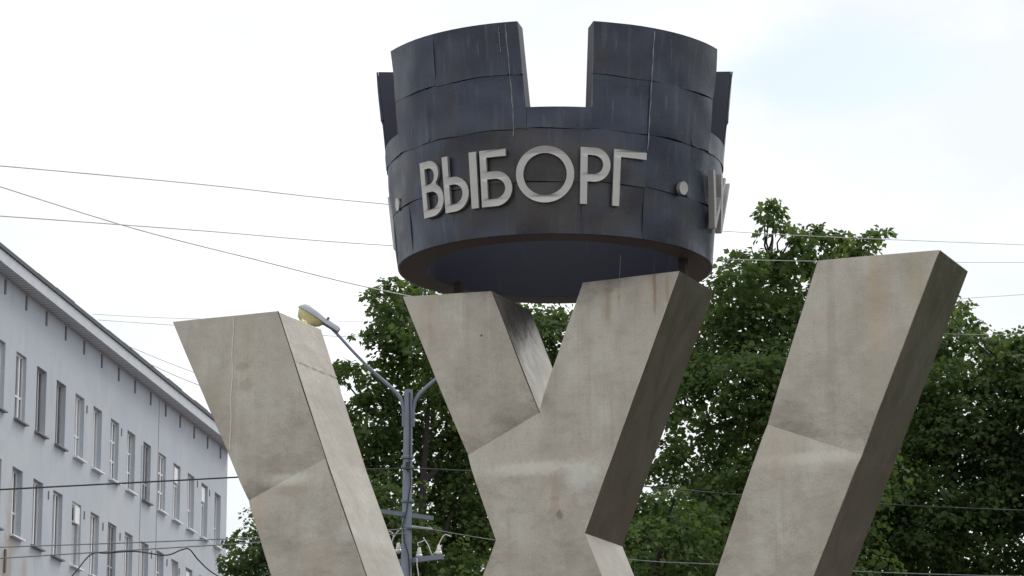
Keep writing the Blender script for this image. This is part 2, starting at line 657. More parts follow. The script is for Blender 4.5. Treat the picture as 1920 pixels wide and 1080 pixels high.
def panel_material():
    k = NT('crown_dark_sheet')
    info = k.n('ShaderNodeObjectInfo')
    rnd = info.outputs['Random']
    X = k.xyz()
    big = k.noise(1.7, 5, dist=0.8)
    streak = k.noise(13, 5, stretch=(1, 1, 0.07), rough=0.62)
    streak2 = k.noise(34, 4, stretch=(1, 1, 0.05))
    c = k.mix(rnd, (0.034, 0.041, 0.064), (0.038, 0.050, 0.080))
    c = k.mix(k.math('MULTIPLY', k.rng(big, 0.42, 0.68), 0.55), c, (0.028, 0.030, 0.043))
    c = k.mix(k.math('MULTIPLY', k.rng(streak, 0.52, 0.72), 0.62), c, (0.082, 0.089, 0.108))
    c = k.mix(k.math('MULTIPLY', k.rng(streak2, 0.60, 0.74), 0.4), c, (0.14, 0.148, 0.165))
    c = k.mix(k.math('MULTIPLY', k.rng(k.noise(2.3, 6, stretch=(1, 1, 0.5), rough=0.65), 0.5, 0.72), 0.5), c, (0.056, 0.050, 0.043))
    # brownish wash where water runs off the letters
    wz = k.spot(X[0], X[2], -0.12, Z0 + 0.42 * (Z1 - Z0) - 0.30, 1.0, 0.52, k.noise(5, 4))
    c = k.mix(k.math('MULTIPLY', wz, 0.6), c, (0.064, 0.054, 0.042))
    k.put(k.b.inputs['Base Color'], c)
    k.b.inputs['Metallic'].default_value = 0.30
    k.put(k.b.inputs['Roughness'], k.rng(k.noise(4, 3), 0.25, 0.75, 0.28, 0.46))
    h = k.math('ADD', k.math('MULTIPLY', k.noise(1.9, 1, dist=0.2), 1.0), k.math('MULTIPLY', k.noise(40, 3), 0.03))
    k.bump(h, 0.42, 0.11)
    return k.m


M_PANEL = panel_material()
TZ = [Z0 + (Z1 - Z0) * t for t in (0.0, 0.243, 0.492, 0.748, 1.0)]


def panel(t0, t1, z0, z1, seed, nt=None):
    r = random.Random(seed)
    nt = nt or max(2, round(abs(t1 - t0) / 4))
    nz = 5 if z1 - z0 > 0.2 else 2
    ph = [r.uniform(0, 6.28) for _ in range(5)]
    am = r.uniform(0.004, 0.013)
    dent = (r.uniform(0.2, 0.8), r.choice((r.uniform(0.0, 0.25), r.uniform(0.75, 1.0))), r.uniform(0.0, 0.012))
    g = 0.018
    vs, fs = [], []
    for lay in (0, 1):
        for j in range(nz + 1):
            for i in range(nt + 1):
                u, w = i / nt, j / nz
                th = t0 + g + (t1 - t0 - 2 * g) * u
                wz = 0.006 * math.sin(u * 5 + ph[3]) if (0 < j < nz or (j == nz and z1 < Z1 - .01 and abs(z1 - ZG) > .01) or (j == 0 and z0 > Z0 + .01)) else 0
                z = z0 + 0.0015 + (z1 - z0 - 0.003) * w + wz
                if lay == 0:
                    off = 0.0065 * (1 - w) ** 1.5 + am * math.sin(u * 3.3 + ph[0]) * math.sin(w * 3.14) \
                        + 0.004 * math.sin(u * 9 + ph[1]) * (1 - abs(2 * w - 1)) \
                        + 0.004 * math.sin(u * 7 + ph[2]) * (w < 0.01 and z0 > Z0 + .01)
                    off -= dent[2] * math.exp(-((u - dent[0]) ** 2 / 0.03 + (w - dent[1]) ** 2 / 0.05))
                    vs.append(cyl(th, z, rad(z) + 0.002 + off))
                else:
                    vs.append(cyl(th, z, rad(z) - 0.011))
    n = (nt + 1) * (nz + 1)
    for j in range(nz):
        for i in range(nt):
            q = j * (nt + 1) + i
            fs.append((q, q + 1, q + nt + 2, q + nt + 1))
    ring = [i for i in range(nt + 1)] + [j * (nt + 1) + nt for j in range(1, nz + 1)] \
        + [nz * (nt + 1) + i for i in range(nt - 1, -1, -1)] + [j * (nt + 1) for j in range(nz - 1, 0, -1)]
    for a, b in zip(ring, ring[1:] + ring[:1]):
        fs.append((b, a, a + n, b + n))
    m = bpy.data.meshes.new('metal_panel')
    m.from_pydata(vs, [], fs)
    m.shade_smooth()
    m.set_sharp_from_angle(angle=R(40))
    return link('metal_panel', m, M_PANEL, crown)


sd = 100
for k, (cuts) in enumerate([[-180, -158, -133, -107, -84, -62, -37.5, -13.5, 9, 32, 55, 79, 104, 129, 155, 180],
                            [-180, -154, -128, -102, -76, -54, -33.6, -13.5, 8, 32, 52, 74, 98, 124, 152, 180]]):
    for a, b in zip(cuts[:-1], cuts[1:]):
        sd += 1
        panel(a, b, TZ[k], TZ[k + 1], sd)
for mi, (a, b) in enumerate(MERLONS):
    cuts3 = {0: [a, -46, -33.6, -13.5, b], 1: [a, 32, 52, b]}.get(mi, [a, (a + b) / 2, b])
    cuts4 = {0: [a, -41, -14.2, b], 1: [a, 32, b]}.get(mi, [a, (2 * a + b) / 3, (a + 2 * b) / 3, b])
    for k, cuts in ((2, cuts3), (3, cuts4)):
        for c0, c1 in zip(cuts[:-1], cuts[1:]):
            sd += 1
            panel(c0, c1, TZ[k], TZ[k + 1], sd)
ends = sorted(MERLONS)
for (a, b), (c, d) in zip(ends, ends[1:] + [(ends[0][0] + 360, 0)]):
    sd += 1
    panel(b, c, TZ[2], ZG, sd)

# sealant drips on two of the upright seams
M_SEAL = simple('white_sealant', (0.25, 0.26, 0.28), 0.6, scale=14, var=0.6)
for th, zt, zb, w in ((-13.5, TZ[4] - 0.02, TZ[1] + 0.36, 0.0045), (32.2, TZ[4] - 0.03, TZ[1] + 0.29, 0.005), (-16.0, TZ[4] - 0.04, TZ[3] + 0.18, 0.003)):
    zs = np.linspace(zt, zb, 60)
    MB().tube([cyl(th + 0.10 * math.sin(i * 0.5) * math.sin(i * 0.13), z, rad(z) + 0.012) for i, z in enumerate(zs)],
              [w * (0.45 + 0.55 * math.sin(i * 0.37 + th) ** 2) for i in range(60)], 5).build('seam_sealant', M_SEAL, crown)
# one more run of it on the far inner wall
zi = np.linspace(Z0 + 0.02, Z0 + 0.34, 14)
MB().tube([cyl(180 - 31, z, rad(z) - 0.236) for z in zi], 0.004, 5).build('seam_sealant', M_SEAL, crown)


# letters: outlines in units of the letter height, bent round the drum
def arc(cx, cy, rx, ry, a0, a1, n=24):
    return [(cx + rx * math.cos(R(a0 + (a1 - a0) * i / n)), cy + ry * math.sin(R(a0 + (a1 - a0) * i / n))) for i in range(n + 1)]


def densify(c, step=0.05):
    o = []
    for (x0, y0), (x1, y1) in zip(c, c[1:] + c[:1]):
        n = max(1, int(math.hypot(x1 - x0, y1 - y0) / step))
        o += [(x0 + (x1 - x0) * i / n, y0 + (y1 - y0) * i / n) for i in range(n)]
    return o


T = 0.128                                             # stroke


def bowl(x, w, y0, y1):
    """outline pieces of a D-shaped bowl to the right of x"""
    r = (y1 - y0) / 2
    return arc(x + w - min(w, r), (y0 + y1) / 2, min(w, r), r, -90, 90)


def rect(x0, y0, x1, y1):
    return [(x0, y0), (x1, y0), (x1, y1), (x0, y1)]


def L_ve():
    o = [(0, 0)] + arc(0.28, 0.29, 0.32, 0.29, -90, 62) + arc(0.25, 0.77, 0.26, 0.23, -50, 90) + [(0, 1)]
    h1 = [(T, T)] + arc(0.27, 0.29, 0.19, 0.155, -90, 90) + [(T, 0.445)]
    h2 = [(T, 0.57)] + arc(0.24, 0.725, 0.15, 0.145, -90, 90)+ [(T, 0.87)]
    return [o, h1, h2]


def L_soft():
    o = [(0, 0)] + arc(0.22, 0.31, 0.32, 0.31, -90, 90) + [(T, 0.62), (T, 1), (0, 1)]
    return [o, [(T, T)] + arc(0.22, 0.31, 0.19, 0.175, -90, 90) + [(T, 0.485)]]


def L_be():
    o = [(0, 0)] + arc(0.28, 0.31, 0.32, 0.31, -90, 90) + [(T, 0.62), (T, 1 - T), (0.50, 1 - T), (0.50, 1), (0, 1)]
    return [o, [(T, T)] + arc(0.28, 0.31, 0.19, 0.175, -90, 90) + [(T, 0.485)]]


def L_o():
    return [arc(0.5, 0.5, 0.5, 0.5, 0, 354, 59), arc(0.5, 0.5, 0.5 - T, 0.5 - T, 0, 354, 59)]


def L_er():
    o = [(0, 0), (T, 0), (T, 0.40)] + arc(0.25, 0.70, 0.30, 0.30, -90, 90) + [(0, 1)]
    return [o, [(T, 0.40 + T)] + arc(0.24, 0.70, 0.175, 0.165, -90, 90) + [(T, 1 - T)]]


def L_ge():
    return [[(0, 0), (T, 0), (T, 1 - T), (0.62, 1 - T), (0.62, 1), (0, 1)]]


def L_vee(x):
    t = T * 0.62
    return [[(x + .30, 0), (x + .30 + t, 0), (x + .60 + t, 1), (x + .60, 1), (x + .30 + t / 2, 0.22), (x + t, 1), (x, 1)]]


LH = 106 / 401 * (Z1 - Z0)
ZB = Z0 + (Z1 - Z0) * (438 - 384) / 401
M_LET = simple('letter_steel', (0.47, 0.465, 0.45), 0.42, 0.7, scale=9, var=0.14)


def letter(contours, th0, th1, width, zb=ZB, h=LH, stand=0.015, name='letter', depth=0.027):
    cu = bpy.data.curves.new(name, 'CURVE')
    cu.dimensions, cu.fill_mode, cu.extrude = '2D', 'BOTH', 0.5
    for c in contours:
        c = densify(c)
        sp = cu.splines.new('POLY')
        sp.points.add(len(c) - 1)
        sp.points.foreach_set('co', [q for p in c for q in (p[0], p[1], 0, 1)])
        sp.use_cyclic_u = True
    tmp = bpy.data.objects.new('tmp', cu)
    COL.objects.link(tmp)
    dg = bpy.context.evaluated_depsgraph_get()
    m = bpy.data.meshes.new_from_object(tmp.evaluated_get(dg))
    bpy.data.objects.remove(tmp)
    for v in m.vertices:
        x, y, z = v.co
        th = th0 + (th1 - th0) * x / width
        zz = zb + y * h
        v.co = cyl(th, zz, rad(zz) + stand + (z + 0.5) * depth)
    m.materials.clear()
    weld(m, 1e-5, 35)
    return link(name, m, M_LET, crown)


letter(L_ve(), -50.4, -40.2, 0.60)
letter(L_soft(), -39.8, -29.8, 0.54)
letter([rect(0, 0, T, 1)], -29.0, -26.3, T)
letter(L_be(), -25.1, -14.2, 0.60)
letter(L_o(), -12.8, 6.3, 1.0, zb=ZB + 0.008)
letter(L_er(), 8.3, 18.3, 0.55)
letter(L_ge(), 19.4, 31.1, 0.62)
letter(L_vee(0.0), 62.0, 75.0, 0.6 + T * .62, stand=0.03, depth=0.05)
letter(L_vee(0.0), 68.5, 82.5, 0.6 + T * .62, stand=0.0335, depth=0.05)
letter([rect(0, 0, T, 1)], -101.0, -97.5, T)
dots = arc(0.5, 0.5, 0.5, 0.5, 0, 345, 23)
for th, de in ((47.2, 0.034), (-71.0, 0.014)):
    letter([dots], th - 2.1, th + 2.1, 1.0, zb=ZB + LH * 0.5 - 0.052, h=0.105, name='dot', stand=de - 0.008, depth=de)

# short posts between the beams and the crown
M_POST = simple('rusty_post', (0.045, 0.030, 0.026), 0.8)
for a, d in ((-0.90, 0.50), (1.04, 0.40)):
    a_ = loc(812, 556).x if a == -0.90 else a
    MB().box(a_ - 0.03, a_ + 0.03, d - 0.03, d + 0.03, 7.15, Z0 + 0.012).build('post', M_POST, monument)


# ---------------------------------------------------------------- the long building on the left
PHI = math.atan2((1750 - 960) / FPX, 1 / CP)
G = Vector((math.sin(PHI), math.cos(PHI), 0))
NF = Vector((math.cos(PHI), -math.sin(PHI), 0))        # faces the square
B0 = at(37, 665, 90.0)
BO = Vector((B0.x, B0.y, 0))
bld = empty('apartment_building', BO, math.pi / 2 - PHI)
tag(bld, 'long pale blue grey rendered building with rows of narrow windows under deep eaves', 'building')
# local: x along the street away from us, y into the house, z up
EAVE, SOUT = 21.65, 0.45
S0, S1, DEEP = -24.0, 27.8, 13.0


def fac(px, py, off=0.0):
    q = hit(px, py, BO + NF * off, NF) - BO
    return q.dot(G), q.z


def wall_material():
    k = NT('blue_grey_render')
    X = k.xyz()
    c = k.mix(k.noise(0.5, 5), (0.445, 0.482, 0.535), (0.50, 0.538, 0.592))
    c = k.mix(k.math('MULTIPLY', k.rng(k.noise(2.5, 5, stretch=(1, 1, 0.25)), 0.5, 0.8), 0.4), c, (0.385, 0.405, 0.44))
    c = k.mix(k.math('MULTIPLY', k.rng(k.noise(1.6, 6, stretch=(1, 1, 0.12), rough=0.65), 0.54, 0.72), 0.35), c, (0.37, 0.385, 0.405))
    c = k.mix(k.math('MULTIPLY', k.rng(k.noise(0.35, 2, dist=1.2), 0.52, 0.56), 0.22), c, (0.58, 0.60, 0.63))
    wob = k.noise(2.4, 5)
    for (px, py), rx, rz, col, s in [((22, 985), 0.8, 1.3, (0.40, 0.35, 0.33), 0.75), ((10, 1060), 0.7, 0.8, (0.36, 0.32, 0.28), 0.9),
                                     ((45, 1065), 0.35, 0.45, (0.40, 0.37, 0.33), 0.8), ((404, 1045), 0.25, 0.5, (0.33, 0.34, 0.36), 0.6),
                                     ((-20, 1150), 2.0, 1.4, (0.40, 0.36, 0.33), 0.8)]:
        s0, z0 = fac(px, py)
        c = k.mix(k.math('MULTIPLY', k.spot(X[0], X[2], s0, z0, rx, rz, wob), s), c, col)
    k.put(k.b.inputs['Base Color'], c)
    k.b.inputs['Roughness'].default_value = 0.85
    k.bump(k.noise(14, 5), 0.25, 0.02)
    return k.m


M_WALL = wall_material()
PITCHW = 2.170
WINW, WINH = 1.06, 1.93
ROWS = [17.86, 14.53, 11.20]
wins = [(i, r) for r in range(3) for i in range(-2, 13) if not (r == 2 and i < 5)]
open_x = {i: (-0.33 + PITCHW * i, -0.33 + PITCHW * i + WINW) for i in range(-2, 13)}
RV = 0.26


def build_wall():
    xs = sorted({S0, S1} | {v for i in open_x for v in open_x[i]})
    zs = sorted({0.0, EAVE} | {v for z in ROWS for v in (z, z + WINH)})
    mb = MB()
    holes = {(open_x[i][0], ROWS[r]) for i, r in wins}
    for a, b in zip(xs[:-1], xs[1:]):
        for c, d in zip(zs[:-1], zs[1:]):
            if (a, c) in holes:
                mb.raw([(a, 0, c), (a, RV, c), (a, RV, d), (a, 0, d)], [(3, 2, 1, 0)])
                mb.raw([(b, 0, c), (b, RV, c), (b, RV, d), (b, 0, d)], [(0, 1, 2, 3)])
                mb.raw([(a, 0, d), (b, 0, d), (b, RV, d), (a, RV, d)], [(0, 3, 2, 1)])
                mb.raw([(a, 0, c), (b, 0, c), (b, RV, c), (a, RV, c)], [(0, 1, 2, 3)])
            else:
                mb.raw([(a, 0, c), (b, 0, c), (b, 0, d), (a, 0, d)], [(0, 1, 2, 3)])
    mb.raw([(S1, 0, 0), (S1, DEEP, 0), (S1, DEEP, EAVE), (S1, 0, EAVE)], [(0, 1, 2, 3)])
    mb.raw([(S0, 0, 0), (S0, DEEP, 0), (S0, DEEP, EAVE), (S0, 0, EAVE)], [(3, 2, 1, 0)])
    mb.raw([(S0, DEEP, 0), (S1, DEEP, 0), (S1, DEEP, EAVE), (S0, DEEP, EAVE)], [(3, 2, 1, 0)])
    return mb.build('wall', M_WALL, bld)


build_wall()
M_FASC = simple('pale_fascia', (0.56, 0.585, 0.63), 0.6, scale=2)
k = NT('slatted_soffit')
wv = k.n('ShaderNodeTexWave', bands_direction='X')
wv.inputs['Scale'].default_value = 1.1
k.L(k.obj, wv.inputs['Vector'])
k.put(k.b.inputs['Base Color'], k.mix(k.rng(wv.outputs['Fac'], 0.15, 0.5), (0.34, 0.35, 0.37), (0.62, 0.64, 0.67)))
k.b.inputs['Roughness'].default_value = 0.7
k.bump(wv.outputs['Fac'], 0.6, 0.03)
M_SOFF = k.m
M_ROOF = simple('dark_roof_sheet', (0.028, 0.033, 0.045), 0.5, 0.2, scale=3)
MB().box(S0 - 0.3, S1 + 0.25, -SOUT + 0.03, DEEP + SOUT - 0.03, EAVE + 0.002, EAVE + 0.10).build('soffit', M_SOFF, bld)
MB().box(S0 - 0.35, S1 + 0.30, -SOUT - 0.02, -SOUT + 0.028, EAVE - 0.02, EAVE + 0.31).build('fascia', M_FASC, bld)
rb = MB()
for j in range(0, 26):                                   # roof edge in slightly uneven lengths
    x0 = S0 - 0.4 + j * 2.02
    x1 = min(x0 + 2.015, S1 + 0.36)
    dz = random.uniform(-0.015, 0.02)
    rb.raw([(x0, -SOUT - 0.07, EAVE + 0.315), (x1, -SOUT - 0.07, EAVE + 0.315), (x1, -SOUT - 0.07, EAVE + 0.45 + dz), (x0, -SOUT - 0.07, EAVE + 0.45 + dz),
            (x0, DEEP / 2, EAVE + 1.3), (x1, DEEP / 2, EAVE + 1.3), (x0, DEEP / 2, EAVE + 1.55), (x1, DEEP / 2, EAVE + 1.55)],
           [(0, 1, 2, 3), (3, 2, 7, 6), (1, 0, 4, 5), (0, 3, 6, 4), (2, 1, 5, 7)])
rb.raw([(S0 - 0.4, DEEP / 2, EAVE + 1.55), (S1 + .36, DEEP / 2, EAVE + 1.55), (S1 + .36, DEEP + SOUT, EAVE + .35), (S0 - .4, DEEP + SOUT, EAVE + .35)], [(0, 1, 2, 3)])
rb.build('roof', M_ROOF, bld)
# small capped vents standing on the roof edge
for px, py in ((50, 492), (290, 684)):
    s0, z0 = fac(px, py + 6, SOUT)
    MB().box(s0 - 0.25, s0 + 0.35, -SOUT + 0.15, -SOUT + 0.4, EAVE + 0.42, EAVE + 0.56).build('roof_hatch', M_ROOF, bld)

M_VENT = simple('vent_grille', (0.13, 0.13, 0.145), 0.7)
M_VENT2 = simple('rust_vent', (0.16, 0.16, 0.175), 0.8)
s_v, _ = fac(49.5, 553)
vent_m = MB().box(-0.065, 0.065, -0.03, 0.02, 0, 0.42).mesh('vent')
for i in range(-2, 13):
    o = link('vent', vent_m, M_VENT2, bld)
    o.location = (s_v + PITCHW * (i - 0), 0, EAVE - 0.50)
slot = MB().box(-0.04, 0.04, -0.02, 0.02, 0, 0.24).mesh('air_brick')
for px, py in ((91, 917), (158, 955), (193, 977), (225, 996), (163, 757), (228, 800), (370, 898), (393, 915), (284, 1030), (313, 1045), (336, 1062)):
    s0, z0 = fac(px, py)
    o = link('air_brick', slot, M_VENT, bld)
    o.location = (s0, 0, z0 - 0.30)
M_CABLE = simple('grey_cable', (0.45, 0.47, 0.51), 0.7)
for px, z0, z1 in ((262, 9, 19.6), (293, 9, 21.6), (203, 9, 16.3)):
    s0, _ = fac(px, 980)
    MB().box(s0 - 0.012, s0 + 0.012, -0.02, 0.0, z0, z1).build('downpipe', M_CABLE, bld)
s0, z0 = fac(9, 1030)
MB().box(s0 - 0.07, s0 + 0.07, -0.04, 0.0, z0 - 0.65, z0).build('rust_plate', simple('rust_plate', (0.16, 0.12, 0.10), 0.9), bld)

# windows
M_WHITE = simple('white_window_paint', (0.80, 0.81, 0.83), 0.45, var=0.06)
M_GREYF = simple('old_grey_window_paint', (0.36, 0.36, 0.38), 0.6, var=0.2)
M_SILLW = simple('pale_sill', (0.80, 0.82, 0.85), 0.5, var=0.1)
M_SILLD = simple('dark_sill', (0.20, 0.20, 0.22), 0.6, var=0.2)


def glass(name, col, rough=0.08):
    k = NT(name)
    k.put(k.b.inputs['Base Color'], k.mix(k.noise(1.3, 2, stretch=(1, 1, 0.4)), tuple(c * 0.6 for c in col), tuple(c * 1.3 for c in col)))
    k.b.inputs['Roughness'].default_value = rough
    k.b.inputs['Specular IOR Level'].default_value = 0.5
    return k.m


M_GLASS = [glass('dark_glass', (0.045, 0.05, 0.06)), glass('curtained_glass', (0.22, 0.23, 0.26), 0.15), glass('greyed_glass', (0.10, 0.11, 0.13), 0.12)]
FW = 0.065


def frame_mesh(style, rec):
    mb = MB()
    y0, y1 = rec, rec + 0.06
    mb.box(0.0, FW, y0, y1, 0, WINH).box(WINW - FW, WINW, y0, y1, 0, WINH)
    mb.box(FW, WINW - FW, y0, y1, 0, FW).box(FW, WINW - FW, y0, y1, WINH - FW, WINH)
    mx = WINW * 0.60
    if style != 3:
        mb.box(mx - 0.05, mx + 0.05, y0 - 0.012, y1, FW, WINH - FW)
        cols = [(FW, mx - 0.05), (mx + 0.05, WINW - FW)]
    else:
        cols = [(FW, WINW - FW)]
    bars = {0: [0.36], 1: [], 2: [0.33, 0.66], 3: [0.70], 4: [0.64], 5: [0.30]}[style]
    for b in bars:
        for a, c in cols:
            mb.box(a, c, y0, y1 - 0.01, WINH * b - 0.03, WINH * b + 0.03)
    return mb.mesh('window')


def pane_mesh(rec):
    y = rec + 0.035
    return MB().raw([(FW, y, FW), (WINW - FW, y, FW), (WINW - FW, y, WINH - FW), (FW, y, WINH - FW)], [(0, 1, 2, 3)]).mesh('pane')


sill_mesh = MB().raw([(-0.06, -0.13, -0.075), (WINW + 0.06, -0.13, -0.075), (WINW + 0.06, 0.0, -0.075), (-0.06, 0.0, -0.075),
                      (-0.06, -0.13, -0.03), (WINW + 0.06, -0.13, -0.03), (WINW + 0.06, -0.0005, -0.001), (-0.06, -0.0005, -0.001)],
                     [(3, 2, 1, 0), (4, 5, 6, 7), (0, 1, 5, 4), (1, 2, 6, 5), (2, 3, 7, 6), (3, 0, 4, 7)]).mesh('sill')
# per row from i=-2: (style, frame grey?, glass, recess, sill dark?, blind)
rw = [
    [(2, 0, 0, .14, 0), (1, 0, 1, .12, 1), (0, 0, 2, .10, 1), (1, 1, 0, .14, 1), (1, 1, 0, .14, 1), (0, 0, 1, .13, 0), (1, 0, 1, .15, 0), (2, 0, 0, .12, 0),
     (2, 0, 0, .14, 0), (5, 1, 2, .10, 1), (2, 0, 0, .09, 0), (4, 0, 2, .12, 0), (0, 0, 2, .12, 0), (4, 0, 2, .14, 0), (0, 0, 1, .16, 0)],
    [(1, 1, 0, .14, 1), (1, 1, 2, .14, 1), (0, 0, 0, .17, 0), (1, 0, 0, .14, 1), (1, 0, 0, .12, 1), (3, 0, 1, .07, 0), (1, 0, 2, .12, 0), (5, 1, 2, .08, 1),
     (1, 0, 0, .13, 0), (1, 0, 2, .14, 0), (2, 0, 0, .15, 0), (0, 0, 1, .14, 0), (4, 0, 2, .14, 0), (0, 0, 0, .14, 1), (1, 0, 1, .14, 0)],
    [(0, 0, 1, .14, 0)] * 7 + [(2, 0, 0, .14, 0), (0, 0, 1, .13, 0), (1, 0, 0, .15, 1), (2, 0, 2, .14, 0), (1, 0, 1, .14, 0), (4, 0, 0, .13, 0), (0, 0, 2, .14, 0), (1, 0, 0, .14, 0)],
]
_fm, _pm = {}, {}
for i, r in wins:
    st, grey, gl, rec, ds = rw[r][i + 2]
    kf = (st, rec)
    if (kf, grey) not in _fm:
        m = frame_mesh(st, rec)
        m.materials.append(M_GREYF if grey else M_WHITE)
        _fm[(kf, grey)] = m
    if (rec, gl) not in _pm:
        m = pane_mesh(rec)
        m.materials.append(M_GLASS[gl])
        _pm[(rec, gl)] = m
    w = link('window', _fm[(kf, grey)], None, bld)
    w.location = (open_x[i][0], 0, ROWS[r])
    link('pane', _pm[(rec, gl)], None, w)
    sl = link('sill', sill_mesh if not ds else sill_mesh.copy(), None, w)
    if not len(sl.data.materials):
        sl.data.materials.append(M_SILLW if not ds else M_SILLD)
    elif ds:
        sl.data.materials[0] = M_SILLD
    if st in (3, 4) and not grey:                        # small white hopper sash standing open at the top
        MB().box(FW + 0.28, WINW - 0.20, rec - 0.075, rec - 0.02, WINH * 0.68, WINH - 0.10).build('hopper_sash', M_WHITE, w)

# ---------------------------------------------------------------- street lamp
YL = 48.0
pt, pbm = at(766, 731, YL), at(761.5, 1080, YL)
lamp = empty('street_lamp', (pbm.x, YL, 0))
tag(lamp, 'blue grey lamp post with a pale cobra head lamp beyond the left beam', 'street lamp')
lean = (pt.x - pbm.x) / (pt.z - pbm.z)


def lp(px, py, dy=0.0):
    q = at(px, py, YL + dy)
    return Vector((q.x - pbm.x, dy, q.z))


M_POLE = simple('blue_grey_pole_paint', (0.175, 0.20, 0.25), 0.55, 0.1, scale=5, var=0.3)
M_POLE2 = simple('grey_green_steel', (0.15, 0.19, 0.215), 0.6, 0.1, scale=8, var=0.3)
M_DARKW = simple('black_cable_sheath', (0.03, 0.032, 0.036), 0.7)
H = pt.z
pole = MB()
prof = []
for z, r in ((0, 0.105), (3, 0.10), (6, 0.092), (8.2, 0.082), (8.21, 0.078), (H, 0.066)):
    prof.append((Vector((lean * (z - pbm.z), 0, z)), r))
pole.tube([p for p, _ in prof], [r for _, r in prof], 14)
pole.build('pole', M_POLE, lamp, 50)
MB().tube([lp(768, 736, -.08), lp(769, 800, -.085), lp(768, 872, -.09), lp(770, 905, -.10), lp(762, 960, -.10), lp(755, 985, -.11), lp(758, 1015, -.11), lp(766, 1040, -.11), lp(768, 1080, -.11)], 0.011, 5).build('cable', M_DARKW, lamp)
for yb in (858, 876, 940, 990):
    c = lp(764, yb)
    MB().lathe([(0.093, -0.025), (0.097, -0.02), (0.097, 0.02), (0.093, 0.025)], 14, Matrix.Translation(c)).build('clamp', M_POLE2, lamp, 50)
c = lp(765, 873, -0.12)
MB().box(c.x - 0.035, c.x + 0.035, -0.16, -0.08, c.z - 0.06, c.z + 0.05).build('clamp', M_DARKW, lamp)


def lamp_arm(sgn):
    base = lp(764, 790)
    def q(px, py):
        v = lp(px, py)
        if sgn > 0:
            v.x = 2 * lp(766, 731).x - v.x
        return v
    pts = [q(757, 800), q(757, 768), q(753, 750), q(744, 737), q(728, 722), q(706, 703), q(692, 690), q(660, 657), q(630, 624), q(618, 612)]
    ar = MB().tube(pts, [0.03, 0.03, 0.03, 0.03, 0.029, 0.028, 0.025, 0.024, 0.024, 0.024], 10)
    ar.build('arm', M_POLE, lamp, 60)
    j = q(695, 693)
    MB().tube([j + Vector((0.03 * sgn * -1, 0, -0.035)), j + Vector((0.045 * -sgn * -1, 0, 0.04))], 0.034, 8).build('arm_joint', M_POLE2, lamp, 60)
    # head
    a, b = q(634, 622), q(560, 575)
    d = (b - a)
    ln = d.length
    d.normalize()
    up = Vector((0, 0, 1))
    up = (up - d * up.dot(d)).normalized()
    sd = d.cross(up)
    Mh = Matrix((d, sd, up)).transposed().to_4x4()
    Mh.translation = a
    secs = [(0.0, 0.072, 0.070), (0.05, 0.088, 0.098), (0.30, 0.094, 0.105), (0.36, 0.102, 0.098), (0.55, 0.150, 0.128), (0.74, 0.170, 0.135), (0.90, 0.135, 0.100), (0.98, 0.07, 0.05), (1.0, 0.02, 0.012)]
    hb = MB()
    n = 16
    for t, w, h in secs:
        for k in range(n):
            an = math.pi * k / (n - 1)
            hb.v.append(tuple(Mh @ Vector((t * ln, w * math.cos(an), h * math.sin(an) - 0.01))))
    for i in range(len(secs) - 1):
        for k in range(n - 1):
            p = i * n + k
            hb.f.append((p, p + 1, p + n + 1, p + n))
        hb.f.append((i * n + n - 1, i * n, (i + 1) * n, (i + 1) * n + n - 1))
    hb.f.append(tuple(range(n)))
    hm = hb.mesh('lamp_head')
    head = link('lamp_head', weld(hm, 1e-5, 45), M_HEAD, lamp)
    gb = MB()
    gs = [(0.34, 0.03, 0.01), (0.42, 0.095, 0.09), (0.58, 0.130, 0.165), (0.76, 0.140, 0.180), (0.90, 0.11, 0.125), (0.965, 0.03, 0.03)]
    for t, w, h in gs:
        for k in range(n):
            an = math.pi * k / (n - 1)
            gb.v.append(tuple(Mh @ Vector((t * ln, w * math.cos(an), -h * math.sin(an) - 0.012))))
    for i in range(len(gs) - 1):
        for k in range(n - 1):
            p = i * n + k
            gb.f.append((p, p + n, p + n + 1, p + 1))
    gb.f += [tuple(range(n)), tuple(range(len(gs) * n - n, len(gs) * n))[::-1]]
    link('glass_bowl', weld(gb.mesh('glass_bowl'), 1e-5, 60), M_BOWL, head)
    MB().bar(Mh @ Vector((0.30 * ln, 0, 0.082)), Mh @ Vector((0.34 * ln, 0, 0.088)), 0.20, 0.03, up).build('collar', M_POLE2, head)
    MB().bar(Mh @ Vector((0.0, 0, -0.012)), Mh @ Vector((0.42 * ln, 0, -0.02)), 0.13, 0.02, up).build('gear_cover', M_POLE2, head)


M_HEAD = simple('lamp_grey_casing', (0.42, 0.43, 0.47), 0.4, 0.3)
kb = NT('yellowed_lamp_bowl')
kb.put(kb.b.inputs['Base Color'], kb.mix(kb.noise(8, 3), (0.82, 0.74, 0.30), (0.90, 0.84, 0.46)))
kb.b.inputs['Roughness'].default_value = 0.25
kb.b.inputs['Transmission Weight'].default_value = 0.35
M_BOWL = kb.m
lamp_arm(-1)
lamp_arm(1)
MB().bar(lp(700, 957, -0.35), lp(811, 972, 0.25), 0.06, 0.065).build('crossarm', M_POLE2, lamp)
MB().bar(lp(728, 1056, 0.25), lp(830, 1044, -0.25), 0.07, 0.075).build('crossarm', M_POLE, lamp)
MB().bar(lp(770, 987, -.05), lp(811, 992, -.1), 0.03, 0.03).build('bracket', simple('zinc_bracket', (0.5, 0.52, 0.53), 0.5, 0.5), lamp)
M_PORC = simple('glazed_porcelain', (0.72, 0.71, 0.66), 0.25, var=0.08)
